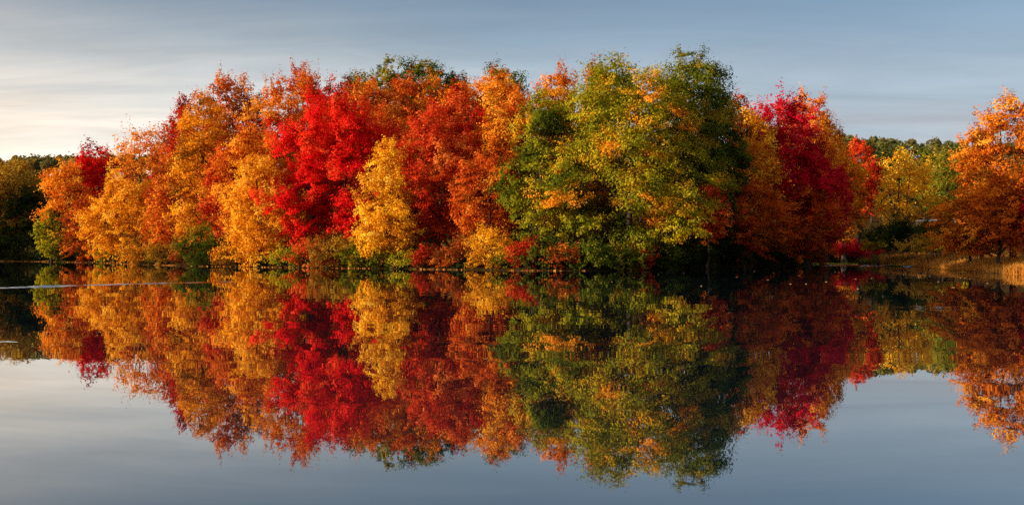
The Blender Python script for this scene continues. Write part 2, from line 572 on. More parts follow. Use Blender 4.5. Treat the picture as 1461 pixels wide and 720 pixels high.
def crown_np(H0, H1, rad, shape, style, nleaf, leaf, r, depth=1.0, sparse=1.0, tintbias=(0, 0)):
    """leaves of one crown between heights H0 and H1. returns verts, faces, tint, clump centres"""
    st = STY[style]
    hh = H1 - H0
    cr = st['cr'] * (rad * hh * .55) ** .5
    cr = max(min(cr, 2.0), 0.26)
    area = 2 * np.pi * rad * (1 + depth) * .5 * hh * .8
    ns = int(np.clip(1.30 * area / (np.pi * cr * cr) * sparse, 10, 420))
    ni = int(ns * .40)
    nc = ns + ni
    # boughs spread evenly round the crown, in proportion to its width at each height
    tg = np.linspace(0, 1, 200)
    cdf = np.cumsum(profile(shape, tg) + .12); cdf /= cdf[-1]
    q = np.concatenate([(np.arange(ns) + r.uniform(0, 1, ns)) / ns, r.uniform(0, 1, ni)])
    t = np.interp(q, cdf, tg)
    ph = np.concatenate([np.arange(ns) * 2.39996 + r.normal(0, .35, ns), r.uniform(0, 2 * np.pi, ni)])
    ks = r.uniform(0, 6.28, 6)
    lump = 1 + .10 * np.sin(2 * ph + ks[0] + 3 * t) + .10 * np.sin(3 * ph + ks[1] - 5 * t) + .08 * np.sin(9 * t + ks[2] + ph) + .08 * np.sin(17 * t + ks[3] + 2 * ph)
    rho = np.concatenate([r.uniform(.74, 1.14, ns), r.uniform(.25, .70, ni)])
    rr = np.maximum(rad - .6 * cr, rad * .4) * profile(shape, t) * lump * rho
    C = np.stack([np.cos(ph) * rr, np.sin(ph) * rr * depth, H0 + .3 * cr + t * (hh - .8 * cr) + r.normal(0, .25, nc) * cr], 1)
    out = np.stack([np.cos(ph), np.sin(ph), np.zeros(nc)], 1)
    ax = unit(out * (1 - .5 * t[:, None]) + np.array([0, 0, 1.0]) * (st['lift'] + .9 * t[:, None] * (st['lift'] > 0)) + r.normal(size=(nc, 3)) * .32)
    dome = unit(out * (1 - .6 * t[:, None]) * .7 + np.array([0, 0, .8]))
    cs = cr * r.uniform(.60, 1.38, nc) * (.75 + .4 * np.sqrt(np.clip(profile(shape, t), 0, 1)))
    cs[ns:] *= 1.15
    # leaves: each bough is a pad with a full upper side and a thin underside
    wgt = cs ** 2; wgt[ns:] *= .6; wgt /= wgt.sum()
    ci = r.choice(nc, nleaf, p=wgt)
    k = cs[ci][:, None]
    # twigs of the bough carry the leaves in small bunches
    nt_ = 13
    SG = unit(r.normal(size=(nc, nt_, 3))) * np.power(r.uniform(.12, 1, (nc, nt_)), .5)[:, :, None]
    tw = SG[ci, r.randint(0, nt_, nleaf)]
    loc = r.normal(size=(nleaf, 3)) * .15
    loc += tw * (r.normal(0, .13, nleaf))[:, None]
    g = tw + loc
    m = dome[ci]
    cm = (g * m).sum(1)[:, None]
    g = np.where(cm < -.1, g - m * (cm + .1) * 1.25, g)
    a = ax[ci]
    ca = (g * a).sum(1)[:, None]
    g = g + a * ca * (st['el'] - 1) - (g - a * ca) * (1 - st['wd']) * np.clip(.25 + ca, 0, 1)
    off = g * k * 1.12
    off[:, 2] *= st['fl'] + (1 - st['fl']) * np.abs(a[:, 2])
    # loose twig tips
    loose = r.uniform(0, 1, nleaf) < (.01 if style == 'oak' else .03)
    off[loose] *= r.uniform(1.05, 1.35, loose.sum())[:, None]
    P = C[ci] + off
    # fit the crown to its height and reach
    z1, z0_ = np.percentile(P[:, 2], 99.5), np.percentile(P[:, 2], .6)
    rq = np.percentile(np.abs(P[:, 0]), 98.0)
    kz, kx = hh / max(z1 - z0_, .1), rad / max(rq, .1)
    for Q in (P, C):
        Q[:, 2] = H0 + (Q[:, 2] - z0_) * kz
        Q[:, :2] *= kx
    nrm = unit(r.normal(size=(nleaf, 3))) * .50 + unit(off) * .70 + unit(loc) * .45 + np.array([0, 0, .2])
    V, F = leaf_quads(P, nrm, leaf, r)
    tc = r.normal(0, .23, nc)[ci]
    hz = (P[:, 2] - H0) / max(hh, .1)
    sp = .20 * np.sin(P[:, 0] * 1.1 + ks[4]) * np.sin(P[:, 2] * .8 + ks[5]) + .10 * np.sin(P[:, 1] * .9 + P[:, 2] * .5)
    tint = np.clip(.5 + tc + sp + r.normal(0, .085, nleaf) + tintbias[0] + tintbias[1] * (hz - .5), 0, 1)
    return V, F, tint, C


class Tubes:
    def __init__(self):
        self.v, self.f, self.n = [], [], 0

    def add(self, pts, rad, sides=7):
        pts = np.array(pts, dtype=float); m = len(pts)
        d = unit(np.gradient(pts, axis=0))
        ref = np.array([1.0, .13, 0]) if abs(d[0][2]) > .7 else np.array([0, 0, 1.0])
        A = unit(np.cross(d, ref)); B = np.cross(d, A)
        th = np.linspace(0, 2 * np.pi, sides, endpoint=False)
        ring = (A[:, None, :] * np.cos(th)[None, :, None] + B[:, None, :] * np.sin(th)[None, :, None]) * np.array(rad)[:, None, None]
        V = (pts[:, None, :] + ring).reshape(-1, 3)
        idx = np.arange(m * sides).reshape(m, sides) + self.n
        nx = np.roll(idx, -1, 1)
        F = np.stack([idx[:-1].ravel(), nx[:-1].ravel(), nx[1:].ravel(), idx[1:].ravel()], 1)
        self.v.append(V); self.f.append(F); self.n += len(V)

    def build(self, name, mat, parent):
        return mesh_np(name, np.concatenate(self.v), np.concatenate(self.f), mat, parent, smooth=True)


def curve_to(a, b, r, n=6, sag=.12, wob=.05):
    a, b = np.array(a, float), np.array(b, float)
    t = np.linspace(0, 1, n)[:, None]
    L = np.linalg.norm(b - a)
    p = a + (b - a) * t
    p[:, 2] += (np.sin(np.pi * t[:, 0]) * -sag * L * .5)
    p[1:-1] += r.normal(0, wob * L * .35, (n - 2, 3))
    return p


TOTAL = [0]


def make_tree(kind, px, top, bot, w, D, shape, pal, style, label, layers=6.0, bias=(0, 0), sparse=1.0, leafk=1.0,
              depth=1.0, cat='tree', bark=None, stems=1, group=None, limbs=12, trunk_lean=.03, nocap=False):
    r = np.random.RandomState(abs(hash((round(px * 7), round(top * 3), round(D * 5)))) % (2 ** 31))
    x = wx(px, D)
    z0 = gz(x, D) - 0.05
    H1 = wz(top, D) - z0
    H0 = max(wz(bot, D) - z0, 0.05)
    rad = w / 2 / FPX * D * (1.12 if cat == 'tree' else 1.42)
    leaf = .195 * leafk * max(1.0, (D / 112.0)) ** .9
    if cat == 'shrub': leaf *= .82
    area = (w * (bot - top)) * .49 * .72
    lpx = (leaf * 886.0 / D) ** 2 * .52
    n = int(np.clip(layers * (1.4 if style == 'spray' and layers > 4 else 1.12) * area / lpx * (sparse ** .8), 250, 90000))
    TOTAL[0] += n
    e = empty(kind, (x, D, z0))
    tag(e, label, cat, group)
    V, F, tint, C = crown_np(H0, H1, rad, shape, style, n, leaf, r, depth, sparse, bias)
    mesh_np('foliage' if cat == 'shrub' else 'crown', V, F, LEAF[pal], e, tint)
    tb = Tubes()
    if cat == 'shrub':
        for k in range(6):
            c = C[r.randint(len(C))]
            tb.add(curve_to((r.normal(0, .12), r.normal(0, .12), -.1), c, r, 5), np.linspace(.05, .015, 5) * max(.5, min(H1 / 3, 1.4)), 5)
        tb.build('stem', bark or BARK, e)
    else:
        br = max(.10, .0135 * H1 + .035)
        order = np.argsort(C[:, 2])
        tops = C[order[-max(3, len(C) // 12):]]
        for sidx in range(stems):
            off = np.array([0, 0, 0.0]) if stems == 1 else np.array([math.cos(sidx * 2.4) * .5, math.sin(sidx * 2.4) * .4, 0])
            tip = tops[r.randint(len(tops))].copy()
            tip[:2] *= .6 if stems == 1 else 1.0
            nn = 9
            P = curve_to(off + np.array([0, 0, -.3]), tip, r, nn, sag=0, wob=.03)
            k = br if stems == 1 else br * .72
            R_ = k * (1 - np.linspace(0, 1, nn)) ** .8 + .025
            R_[0] *= 1.45
            tb.add(P, R_, 8)
            for j in range(limbs // stems):
                c = C[r.randint(len(C))]
                f = np.clip((c[2] * r.uniform(.45, .8)) / max(tip[2], 1), .12, .92)
                q = np.array([np.interp(f, np.linspace(0, 1, nn), P[:, a]) for a in range(3)])
                rr = float(np.interp(f, np.linspace(0, 1, nn), R_)) * .55
                tb.add(curve_to(q, c, r, 6), np.linspace(rr, .02, 6), 5)
        tb.build('trunk', bark or BARK, e)
    return e


T = make_tree
# ---- far left shore
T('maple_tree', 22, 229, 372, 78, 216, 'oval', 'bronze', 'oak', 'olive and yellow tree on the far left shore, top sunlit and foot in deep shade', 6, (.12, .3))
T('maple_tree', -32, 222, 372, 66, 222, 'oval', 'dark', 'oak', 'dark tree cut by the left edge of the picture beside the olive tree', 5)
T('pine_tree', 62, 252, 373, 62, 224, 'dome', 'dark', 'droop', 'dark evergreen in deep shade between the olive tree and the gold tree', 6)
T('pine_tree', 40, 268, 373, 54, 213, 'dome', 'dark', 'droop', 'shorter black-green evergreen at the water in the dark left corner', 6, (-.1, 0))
for px, tp, w, lab in [(6, 330, 46, 'black-green shrub in shade at the far left end of the shore'),
                       (38, 338, 40, 'low dark shrub under the evergreens in the left corner'),
                       (60, 342, 30, 'dark shrub at the water just left of the olive sapling')]:
    T('shrub', px, tp, 373, w, 208, 'dome', 'dark', 'shrub', lab, 5, cat='shrub')

# ---- the wooded point, left end
T('maple_tree', 96, 231, 345, 62, 186, 'dome', 'amber', 'oak', 'gold-orange tree, leftmost bright crown of the wooded point', 6, (.12, .2))
T('sapling', 74, 298, 366, 40, 183, 'oval', 'olive', 'oak', 'olive green sapling hanging below the leftmost gold-orange crown', 6, (.05, .2))
T('maple_tree', 138, 208, 350, 70, 194, 'oval', 'crimson', 'maple', 'deep red maple behind the leftmost gold-orange tree', 6, (-.05, .1))
T('maple_tree', 130, 284, 370, 76, 174, 'dome', 'redorange', 'droop', 'low russet-orange maple leaning over the water left of the big yellow crown', 6, (-.15, .1))
T('maple_tree', 210, 178, 345, 80, 178, 'vase', 'amber', 'spray', 'thin amber tree with bare limbs showing against the pale sky', 2.3, (.05, .0), sparse=.7, stems=2, limbs=26)
T('maple_tree', 250, 172, 330, 60, 184, 'oval', 'redorange', 'spray', 'narrow red-orange tree behind, just right of the thin amber tree', 4.5, (-.1, .0))
T('maple_tree', 180, 248, 374, 100, 163, 'dome', 'gold', 'maple', 'broad golden yellow maple at the water below the thin amber tree', 6.5, (.17, .1))
T('maple_tree', 243, 228, 362, 60, 151, 'column', 'redorange', 'maple', 'slim bright orange-red maple between two golden trees', 6.5, (.05, -.15))
T('maple_tree', 266, 140, 340, 56, 172, 'oval', 'scarlet', 'spray', 'russet red tree peaking at the left shoulder of the high canopy', 5, (-.1, 0))
T('maple_tree', 292, 138, 356, 74, 145, 'column', 'gold', 'oak', 'tall golden tree in lumpy tiers left of the high orange canopy', 6, (-.14, -.1))
T('maple_tree', 330, 112, 335, 92, 162, 'oval', 'redorange', 'spray', 'tall red-orange maple on the skyline left of the highest orange one', 5.5, (-.05, .1))
T('maple_tree', 425, 100, 335, 124, 160, 'round', 'redorange', 'spray', 'highest orange-red maple of the left half, broad round crown', 5.5, (.12, .1))
T('maple_tree', 482, 116, 335, 70, 156, 'oval', 'scarlet', 'spray', 'dark red tree between the highest orange maple and the green ridge oaks', 5, (-.28, 0))
T('maple_tree', 322, 205, 345, 56, 139, 'oval', 'scarlet', 'maple', 'small scarlet maple squeezed between two gold crowns on the left slope', 5.5, (.15, 0))
T('maple_tree', 356, 184, 358, 84, 137, 'oval', 'amber', 'oak', 'orange-gold tree above the yellow one that touches the water', 6, (.05, -.1))
T('maple_tree', 374, 226, 379, 82, 122.5, 'dome', 'gold', 'maple', 'yellow-orange maple reaching down to the water left of the vivid red maple', 7, (.2, .1))
T('bare_tree', 447, 168, 290, 60, 140, 'vase', 'bronze', 'spray', 'half bare brown tree behind the vivid red maple on its left', 1.6, (-.2, 0), sparse=.5, limbs=34, stems=3)

# ---- the vivid red maple and its neighbours
T('maple_tree', 482, 140, 360, 168, 122.5, 'round', 'crimson', 'maple', 'huge vivid crimson maple, the largest pure red crown', 8, (.14, .05), limbs=18, depth=.68)
T('maple_tree', 528, 117, 335, 100, 136, 'round', 'redorange', 'spray', 'coral red maple behind and above the vivid crimson maple', 5.5, (.02, .1))
T('maple_tree', 576, 112, 330, 64, 150, 'oval', 'redorange', 'spray', 'bright red-orange top rising in front of the green ridge oaks', 5.5, (-.05, .1))
T('maple_tree', 622, 113, 330, 92, 152, 'round', 'orange', 'oak', 'brown-orange tree on the skyline in front of the green ridge oaks', 5.5, (-.12, 0))
T('maple_tree', 654, 118, 320, 40, 146, 'oval', 'scarlet', 'spray', 'small red tree wedged between the brown-orange and the gold skyline trees', 5)
T('maple_tree', 672, 118, 320, 52, 150, 'round', 'amber', 'oak', 'dull gold tree on the skyline left of the rounded golden crown', 5.5, (.05, .1))
T('maple_tree', 712, 104, 320, 64, 147, 'round', 'amber', 'oak', 'rounded golden-orange crown high on the skyline before the dark oak', 6, (.12, .25))
T('oak_tree', 510, 108, 300, 66, 178, 'round', 'green', 'oak', 'leftmost dark green oak on the ridge, lowest of that row', 8, (.05, .1))
T('oak_tree', 556, 92, 300, 76, 180, 'round', 'green', 'oak', 'green oak with yellowish leaves at the left of the ridge top', 8, (.14, 0.1))
T('oak_tree', 606, 88, 300, 78, 182, 'round', 'green', 'oak', 'dark green oak at the crest of the ridge', 8, (.05, .1))
T('oak_tree', 646, 106, 300, 44, 184, 'round', 'green', 'oak', 'small dark green oak at the right end of the ridge row', 8, (.05, .1))
T('oak_tree', 716, 98, 300, 70, 176, 'round', 'green', 'oak', 'dark green oak behind the rounded golden skyline crown', 8, (.0, 0.1))
T('maple_tree', 553, 203, 374, 84, 112.5, 'cone', 'yellow', 'maple', 'cone-shaped golden yellow tree in front between two red maples', 7, (.0, .2), limbs=16)
T('maple_tree', 632, 146, 358, 114, 117.5, 'oval', 'scarlet', 'maple', 'tall red maple right of the golden cone-shaped tree', 7.5, (.10, .1), limbs=16)
T('maple_tree', 682, 156, 340, 60, 124, 'oval', 'crimson', 'spray', 'deep red maple top behind the yellow shoulder in the centre', 5, (.05, .1))
T('maple_tree', 706, 156, 340, 62, 117, 'round', 'amber', 'oak', 'yellow-orange crown in the centre set among red maples', 6, (.25, .1))
T('maple_tree', 738, 132, 345, 72, 120, 'oval', 'redorange', 'spray', 'tall orange-red maple in the centre, left of the olive tree', 6, (.05, .25))
T('maple_tree', 698, 222, 358, 96, 111, 'oval', 'redorange', 'maple', 'lower orange-red maple with yellow patches left of the olive tree', 7, (-.02, 0))
T('maple_tree', 795, 104, 345, 76, 125, 'oval', 'orange', 'spray', 'bright orange maple top between the olive tree and the great oak', 6, (.08, .1))
T('maple_tree', 851, 94, 330, 46, 122, 'oval', 'orange', 'spray', 'small orange top peeping over the left of the great oak', 5)

# ---- oaks
T('oak_tree', 774, 136, 378, 112, 106, 'column', 'oak', 'oak', 'narrow olive green oak left of the great oak', 7.5, (-.12, .05), limbs=16)
T('oak_tree', 892, 92, 367, 204, 105.5, 'dome', 'oak', 'oak', 'great spreading yellow-green oak, widest crown at the water', 9.5, (.13, .0), depth=.95, limbs=26)
T('oak_tree', 880, 112, 340, 130, 121, 'round', 'green', 'oak', 'darker green tree filling in behind the crown of the great oak', 6, (.0, .1))
T('oak_tree', 984, 80, 345, 130, 114, 'oval', 'green', 'oak', 'tallest dark green tree behind the right side of the great oak', 7.5, (.05, .1), limbs=16)
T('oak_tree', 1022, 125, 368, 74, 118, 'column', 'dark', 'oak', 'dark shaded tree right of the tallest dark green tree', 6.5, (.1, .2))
T('maple_tree', 1010, 262, 345, 52, 107, 'oval', 'scarlet', 'maple', 'small scarlet maple glowing in the shade right of the great oak', 4.5, (.1, 0))

# ---- shaded right flank
T('maple_tree', 1056, 135, 260, 36, 140, 'vase', 'scarlet', 'spray', 'thin red top with bare twigs right of the tallest dark green tree', 3.2, (-.1, 0), sparse=.7, limbs=20)
T('maple_tree', 1070, 158, 330, 72, 127, 'oval', 'gold', 'maple', 'dull gold tree in half shade left of the magenta-red maple', 6.5, (.15, .15))
T('maple_tree', 1115, 139, 320, 116, 134, 'oval', 'maroon', 'maple', 'tall magenta-red maple on the shaded right flank', 7, (.03, .12), limbs=16)
T('maple_tree', 1172, 225, 352, 70, 138, 'oval', 'maroon', 'maple', 'lower dark crimson maple at the right end of the point', 6.5, (.1, .1))
T('maple_tree', 1150, 137, 300, 76, 147, 'oval', 'amber', 'maple', 'orange-gold tree on the skyline behind the magenta-red maple', 5.5, (.1, .1))
T('maple_tree', 1180, 172, 320, 52, 154, 'oval', 'gold', 'spray', 'olive-gold thin crown stepping down the right skyline', 4.5, (-.15, .1))
T('maple_tree', 1062, 258, 366, 116, 120, 'dome', 'redorange', 'droop', 'low russet maple over the shaded water right of the great oak', 6, (-.12, .1))
T('maple_tree', 1148, 268, 372, 92, 130, 'dome', 'redorange', 'droop', 'rust orange drooping maple low on the right flank', 6, (-.15, .15))
T('maple_tree', 1204, 222, 345, 56, 157, 'oval', 'gold', 'maple', 'gold tree with two pale trunks left of the cove gap', 5, (-.1, .1), bark=BARK_PALE, stems=2)
T('maple_tree', 1226, 200, 310, 48, 166, 'oval', 'scarlet', 'spray', 'slender red tree at the left side of the cove gap', 5.5, (-.02, .2))

# ---- behind the cove
T('maple_tree', 1284, 216, 322, 90, 172, 'round', 'yellow', 'maple', 'round golden yellow tree with visible dark trunks across the cove', 3.2, (.12, .1), stems=3, limbs=24)
T('oak_tree', 1352, 216, 335, 58, 186, 'oval', 'green', 'oak', 'fresh green tree right of the round golden one across the cove', 5.5, (.28, .1))
T('maple_tree', 1348, 296, 345, 60, 176, 'dome', 'amber', 'droop', 'small amber tree at the foot of the fresh green tree', 4, (.1, 0))
for px, tp, w, pal, lab in [(1243, 210, 26, 'dark', 'dark far pine just right of the slender red tree'),
                            (1262, 207, 26, 'dark', 'dark far pine above the left edge of the round golden tree'),
                            (1284, 214, 26, 'green', 'far green treetop peeping above the middle of the round golden tree'),
                            (1318, 213, 34, 'green', 'far green treetop above the right edge of the round golden tree'),
                            (1338, 222, 30, 'bronze', 'far brownish treetop between the round golden and fresh green trees'),
                            (1364, 211, 34, 'green', 'far green treetop behind the top of the fresh green tree'),
                            (1386, 214, 24, 'green', 'far green treetop just left of the big orange right bank maple')]:
    T('far_tree', px, tp, 300, w, 300, 'round', pal, 'oak', lab, 4.5, (.0, .1), group='far trees across the cove')

# ---- right bank
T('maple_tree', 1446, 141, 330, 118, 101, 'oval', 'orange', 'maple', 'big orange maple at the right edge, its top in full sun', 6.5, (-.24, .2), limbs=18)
T('maple_tree', 1400, 218, 345, 54, 108, 'oval', 'amber', 'spray', 'smaller amber maple left of the big orange right bank maple', 5.5, (-.02, .1))
T('maple_tree', 1382, 268, 362, 86, 99, 'dome', 'orange', 'droop', 'dull russet drooping tree over the reeds on the right bank', 6.5, (-.12, .1))
T('maple_tree', 1426, 250, 362, 74, 93, 'dome', 'amber', 'droop', 'dull amber drooping tree in shade on the right bank', 6.5, (-.28, .05))
T('maple_tree', 1478, 250, 362, 50, 91, 'oval', 'maroon', 'maple', 'dark red maple cut by the right edge of the picture', 6.5, (-.02, .1))

# ---- shrubs along the water of the point
SHRUBS = [
    (150, 338, 30, 'olive', .0, 'olive shrub at the water below the russet-orange leaning maple'),
    (205, 346, 46, 'gold', -.1, 'dull gold shrub at the water under the broad golden yellow maple'),
    (236, 342, 38, 'bronze', .1, 'bronze shrub below the slim orange-red maple'),
    (262, 350, 30, 'russet', .0, 'small russet shrub just right of the slim orange-red maple'),
    (290, 318, 54, 'green', -.05, 'big dark green shrub below the tall golden tiered tree'),
    (318, 346, 30, 'gold', .0, 'gold shrub beside the big dark green shrub on the left shore'),
    (334, 352, 28, 'bronze', -.1, 'brown shrub left of the yellow-orange maple at the water'),
    (412, 350, 38, 'olive', .28, 'yellow-green shrub under the left side of the vivid crimson maple'),
    (441, 338, 44, 'scarlet', .3, 'coral shrub hanging below the vivid crimson maple'),
    (480, 330, 60, 'bronze', .05, 'big brownish shrub under the vivid crimson maple'),
    (472, 366, 32, 'scarlet', -.2, 'low rusty red shrub bending to the water under the crimson maple'),
    (512, 342, 44, 'olive', -.1, 'dull olive shrub left of the golden cone-shaped tree'),
    (545, 356, 38, 'olive', .0, 'olive shrub at the foot of the golden cone-shaped tree'),
    (578, 354, 34, 'olive', .22, 'yellow-green shrub at the right foot of the golden cone-shaped tree'),
    (610, 348, 34, 'scarlet', -.25, 'dark red bush at the water right of the golden cone-shaped tree'),
    (640, 346, 44, 'russet', -.02, 'brownish red shrub below the tall red maple'),
    (664, 336, 40, 'russet', -.05, 'russet shrub touching the left side of the round yellow bush'),
    (700, 318, 50, 'yellow', -.05, 'round pale yellow bush at the water below the orange-red maples'),
    (722, 352, 40, 'olive', .25, 'low yellow-green shrub right of the round yellow bush'),
    (745, 338, 38, 'scarlet', .0, 'scarlet shrub under the narrow olive oak'),
    (772, 350, 46, 'green', .1, 'green shrub at the foot of the narrow olive oak'),
    (802, 342, 40, 'russet', .12, 'rust coloured shrub between the narrow and the great oak'),
    (842, 334, 66, 'green', -.02, 'big dark green shrub under the left side of the great oak'),
    (884, 346, 50, 'green', .15, 'green shrub with yellow tips under the middle of the great oak'),
    (914, 344, 34, 'redorange', -.02, 'small orange-red shrub lit under the great oak'),
    (946, 340, 52, 'green', -.1, 'dull green shrub under the right side of the great oak'),
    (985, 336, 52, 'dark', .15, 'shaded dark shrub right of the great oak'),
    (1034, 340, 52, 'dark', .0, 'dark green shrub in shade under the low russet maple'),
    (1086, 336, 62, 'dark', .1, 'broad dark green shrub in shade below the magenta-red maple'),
    (1128, 344, 40, 'bronze', -.15, 'dim brown shrub in shade under the rust orange drooping maple'),
]
for px, tp, w, pal, b, lab in SHRUBS:
    d = shore_D(px) + 1.0
    py = 360 + 2530.0 / d
    T('shrub', px, tp, py, w, d, 'dome', pal, 'shrub', lab, 5, (b - .14, .1), cat='shrub')  # leaf tint lowered on every shrub to stand in for shade

# ---- shrubs round the cove and on the right bank
T('shrub', 1222, 340, 367, 54, 155, 'dome', 'maroon', 'shrub', 'maroon bush low at the water left of the cove', 6, (-.02, .1), cat='shrub')
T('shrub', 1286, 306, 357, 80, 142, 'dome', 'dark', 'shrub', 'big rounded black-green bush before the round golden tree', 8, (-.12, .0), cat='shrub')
T('shrub', 1256, 334, 357, 34, 141, 'dome', 'olive', 'shrub', 'olive shrub at the left foot of the black-green bush', 5, (.1, .1), cat='shrub')
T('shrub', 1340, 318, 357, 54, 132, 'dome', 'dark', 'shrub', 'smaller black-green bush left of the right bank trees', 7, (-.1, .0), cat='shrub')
T('shrub', 1326, 332, 360, 52, 122, 'dome', 'bronze', 'shrub', 'bronze-yellow shrub among the reeds before the black-green bush', 6, (.25, .1), cat='shrub')
T('shrub', 1366, 342, 362, 36, 114, 'dome', 'olive', 'shrub', 'olive shrub among the reeds below the amber maple', 6, (-.02, .1), cat='shrub')
T('shrub', 1382, 330, 362, 40, 106, 'dome', 'scarlet', 'shrub', 'dark red shrub below the russet drooping tree', 6, (-.3, .1), cat='shrub')

print('leaves', TOTAL[0])

# ------------------------------------------------------------------ far woods: one mass on each ridge
def far_wood(x0, x1, y0, y1, n, pals, seed, label):
    r = np.random.RandomState(seed)
    V, F, Tn, nv = [], [], [], 0
    for i in range(n):
        x, y = r.uniform(x0, x1), r.uniform(y0, y1)
        z = gz(x, y)
        h = r.uniform(10, 13); rad = r.uniform(2.4, 4.0)
        k = 300
        ph = r.uniform(0, 6.28, k); th = np.arccos(r.uniform(-.35, 1, k)); q = np.power(r.uniform(.25, 1, k), .4)
        lum = 1 + .22 * np.sin(3 * ph + i) * np.sin(4 * th + i * 2)
        P = np.stack([x + rad * q * lum * np.sin(th) * np.cos(ph), y + rad * q * lum * np.sin(th) * np.sin(ph), z + h - rad * 1.15 + rad * 1.15 * q * lum * np.cos(th)], 1)
        N = unit(P - np.array([x, y, z + h - rad])) * .7 + r.normal(size=(k, 3)) * .6
        v, f = leaf_quads(P, N, 1.05, r)
        V.append(v); F.append(f + nv); nv += len(v)
        Tn.append(np.clip(r.uniform(.15, .95) + r.normal(0, .12, k), 0, 1))
    o = mesh_np('far_wood', np.concatenate(V), np.concatenate(F), pals, None, np.concatenate(Tn))
    tag(o, label, 'wood', kind='stuff')


FAR_MAT = leaf_mat('leaf_far', [(.05, .06, .02), (.09, .10, .03), (.14, .13, .035), (.20, .13, .04)])  # leaf colours paled, with distance haze put into them
far_wood(-330, -95, 255, 470, 560, FAR_MAT, 21, 'dim olive wood covering the far hill on the left')
far_wood(110, 330, 320, 470, 260, FAR_MAT, 22, 'dark green wood along the far ridge behind the cove')

# ------------------------------------------------------------------ reeds and grass
def tufts(name, region, n, hmin, hmax, mat, label, cat, seed, wk=.035):
    r = np.random.RandomState(seed)
    P = region(r, n)
    n = len(P)
    z = ground_z(P)
    B = np.column_stack([P, z - .05])
    h = r.uniform(hmin, hmax, n) * (.75 + .35 * np.sin(P[:, 0] * .9 + np.sin(P[:, 1] * .7)) * np.sin(P[:, 1] * .6))
    a = r.uniform(0, 6.28, n)
    side = np.stack([np.cos(a), np.sin(a), np.zeros(n)], 1) * (wk * r.uniform(.6, 1.4, n))[:, None]
    lean = np.stack([r.normal(.1, .45, n), r.normal(0, .4, n), np.zeros(n)], 1) * h[:, None]
    mid = B + lean * .35 + np.array([0, 0, .6]) * h[:, None]
    tip = B + lean * 1.1 + np.array([0, 0, 1.0]) * h[:, None]
    V = np.stack([B - side, B + side, mid + side * .8, mid - side * .8, tip + side * .15, tip - side * .15], 1).reshape(-1, 3)
    i = np.arange(n)[:, None] * 6
    F = np.concatenate([i + np.array([[0, 1, 2, 3]]), i + np.array([[3, 2, 4, 5]])], 0)
    t = np.clip(r.normal(.5, .16, n) + .22 * np.sin(P[:, 0] * .5 + P[:, 1] * .33), 0, 1)
    o = mesh_np(name, V, F, mat, None, np.concatenate([t, t]))
    tag(o, label, cat, kind='stuff')


def near_shore(pxa, pxb, dmin, dmax):
    def f(r, n):
        X = []
        while len(X) < n:
            px = r.uniform(pxa, pxb, n); d = r.uniform(66, 160, n)
            P = np.stack([wx(px, d), d], 1)
            s = sdist(P)
            w = (s > dmin) & (s < dmax * (0.7 + .3 * np.sin(px * .05)))
            X += list(P[w])
        return np.array(X[:n])
    return f


REED = leaf_mat('reed_leaf', [(.22, .075, .014), (.42, .16, .025), (.54, .24, .04), (.60, .34, .08)], .3)
LAWN = leaf_mat('grass_leaf', [(.06, .07, .012), (.12, .12, .02), (.2, .16, .03), (.3, .2, .04)], .3)
tufts('reeds', near_shore(1255, 1540, -.35, 22), 66000, .35, 1.05, REED, 'rust brown reeds along the right bank', 'reeds', 31)
tufts('grass', near_shore(1195, 1300, .1, 16), 12000, .25, .7, LAWN, 'short olive grass round the head of the cove', 'grass', 32, .03)

def undergrowth():
    r = np.random.RandomState(61)
    P = np.stack([r.uniform(-125, 75, 9000), r.uniform(92, 232, 9000)], 1)
    px = 730.5 + FPX * P[:, 0] / P[:, 1]
    sd = sdist(P)
    keep = (sd > .5) & (sd < 34) & (px < 1218) & (px > -40) & (r.uniform(0, 1, len(P)) < np.where(sd < 14, 1, .55))
    P, sd = P[keep][:1900], sd[keep][:1900]
    z = ground_z(P)
    V, F, Tn, nv = [], [], [], 0
    for i in range(len(P)):
        k = 95
        g_ = min(1, .3 + sd[i] * .28); h = (r.uniform(1.6, 4.2) + min(sd[i] * .10, 2.4)) * g_; w = r.uniform(1.1, 2.2) * (.5 + .5 * g_)
        q = unit(r.normal(size=(k, 3))) * np.power(r.uniform(0, 1, k), .4)[:, None]
        q[:, 2] = np.abs(q[:, 2]) * 1.3 - .25
        C = np.array([P[i, 0], P[i, 1], z[i]]) + q * np.array([w, w, h * .85])
        v, f = leaf_quads(C, q + r.normal(size=(k, 3)) * .6, .42, r)
        V.append(v); F.append(f + nv); nv += len(v)
        Tn.append(np.clip(r.uniform(0, 1) ** 1.5 + r.normal(0, .1, k), 0, 1))
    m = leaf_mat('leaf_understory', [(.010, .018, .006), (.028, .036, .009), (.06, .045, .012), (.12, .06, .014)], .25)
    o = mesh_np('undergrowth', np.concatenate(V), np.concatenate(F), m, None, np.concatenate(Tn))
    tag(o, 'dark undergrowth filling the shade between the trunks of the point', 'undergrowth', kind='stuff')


undergrowth()

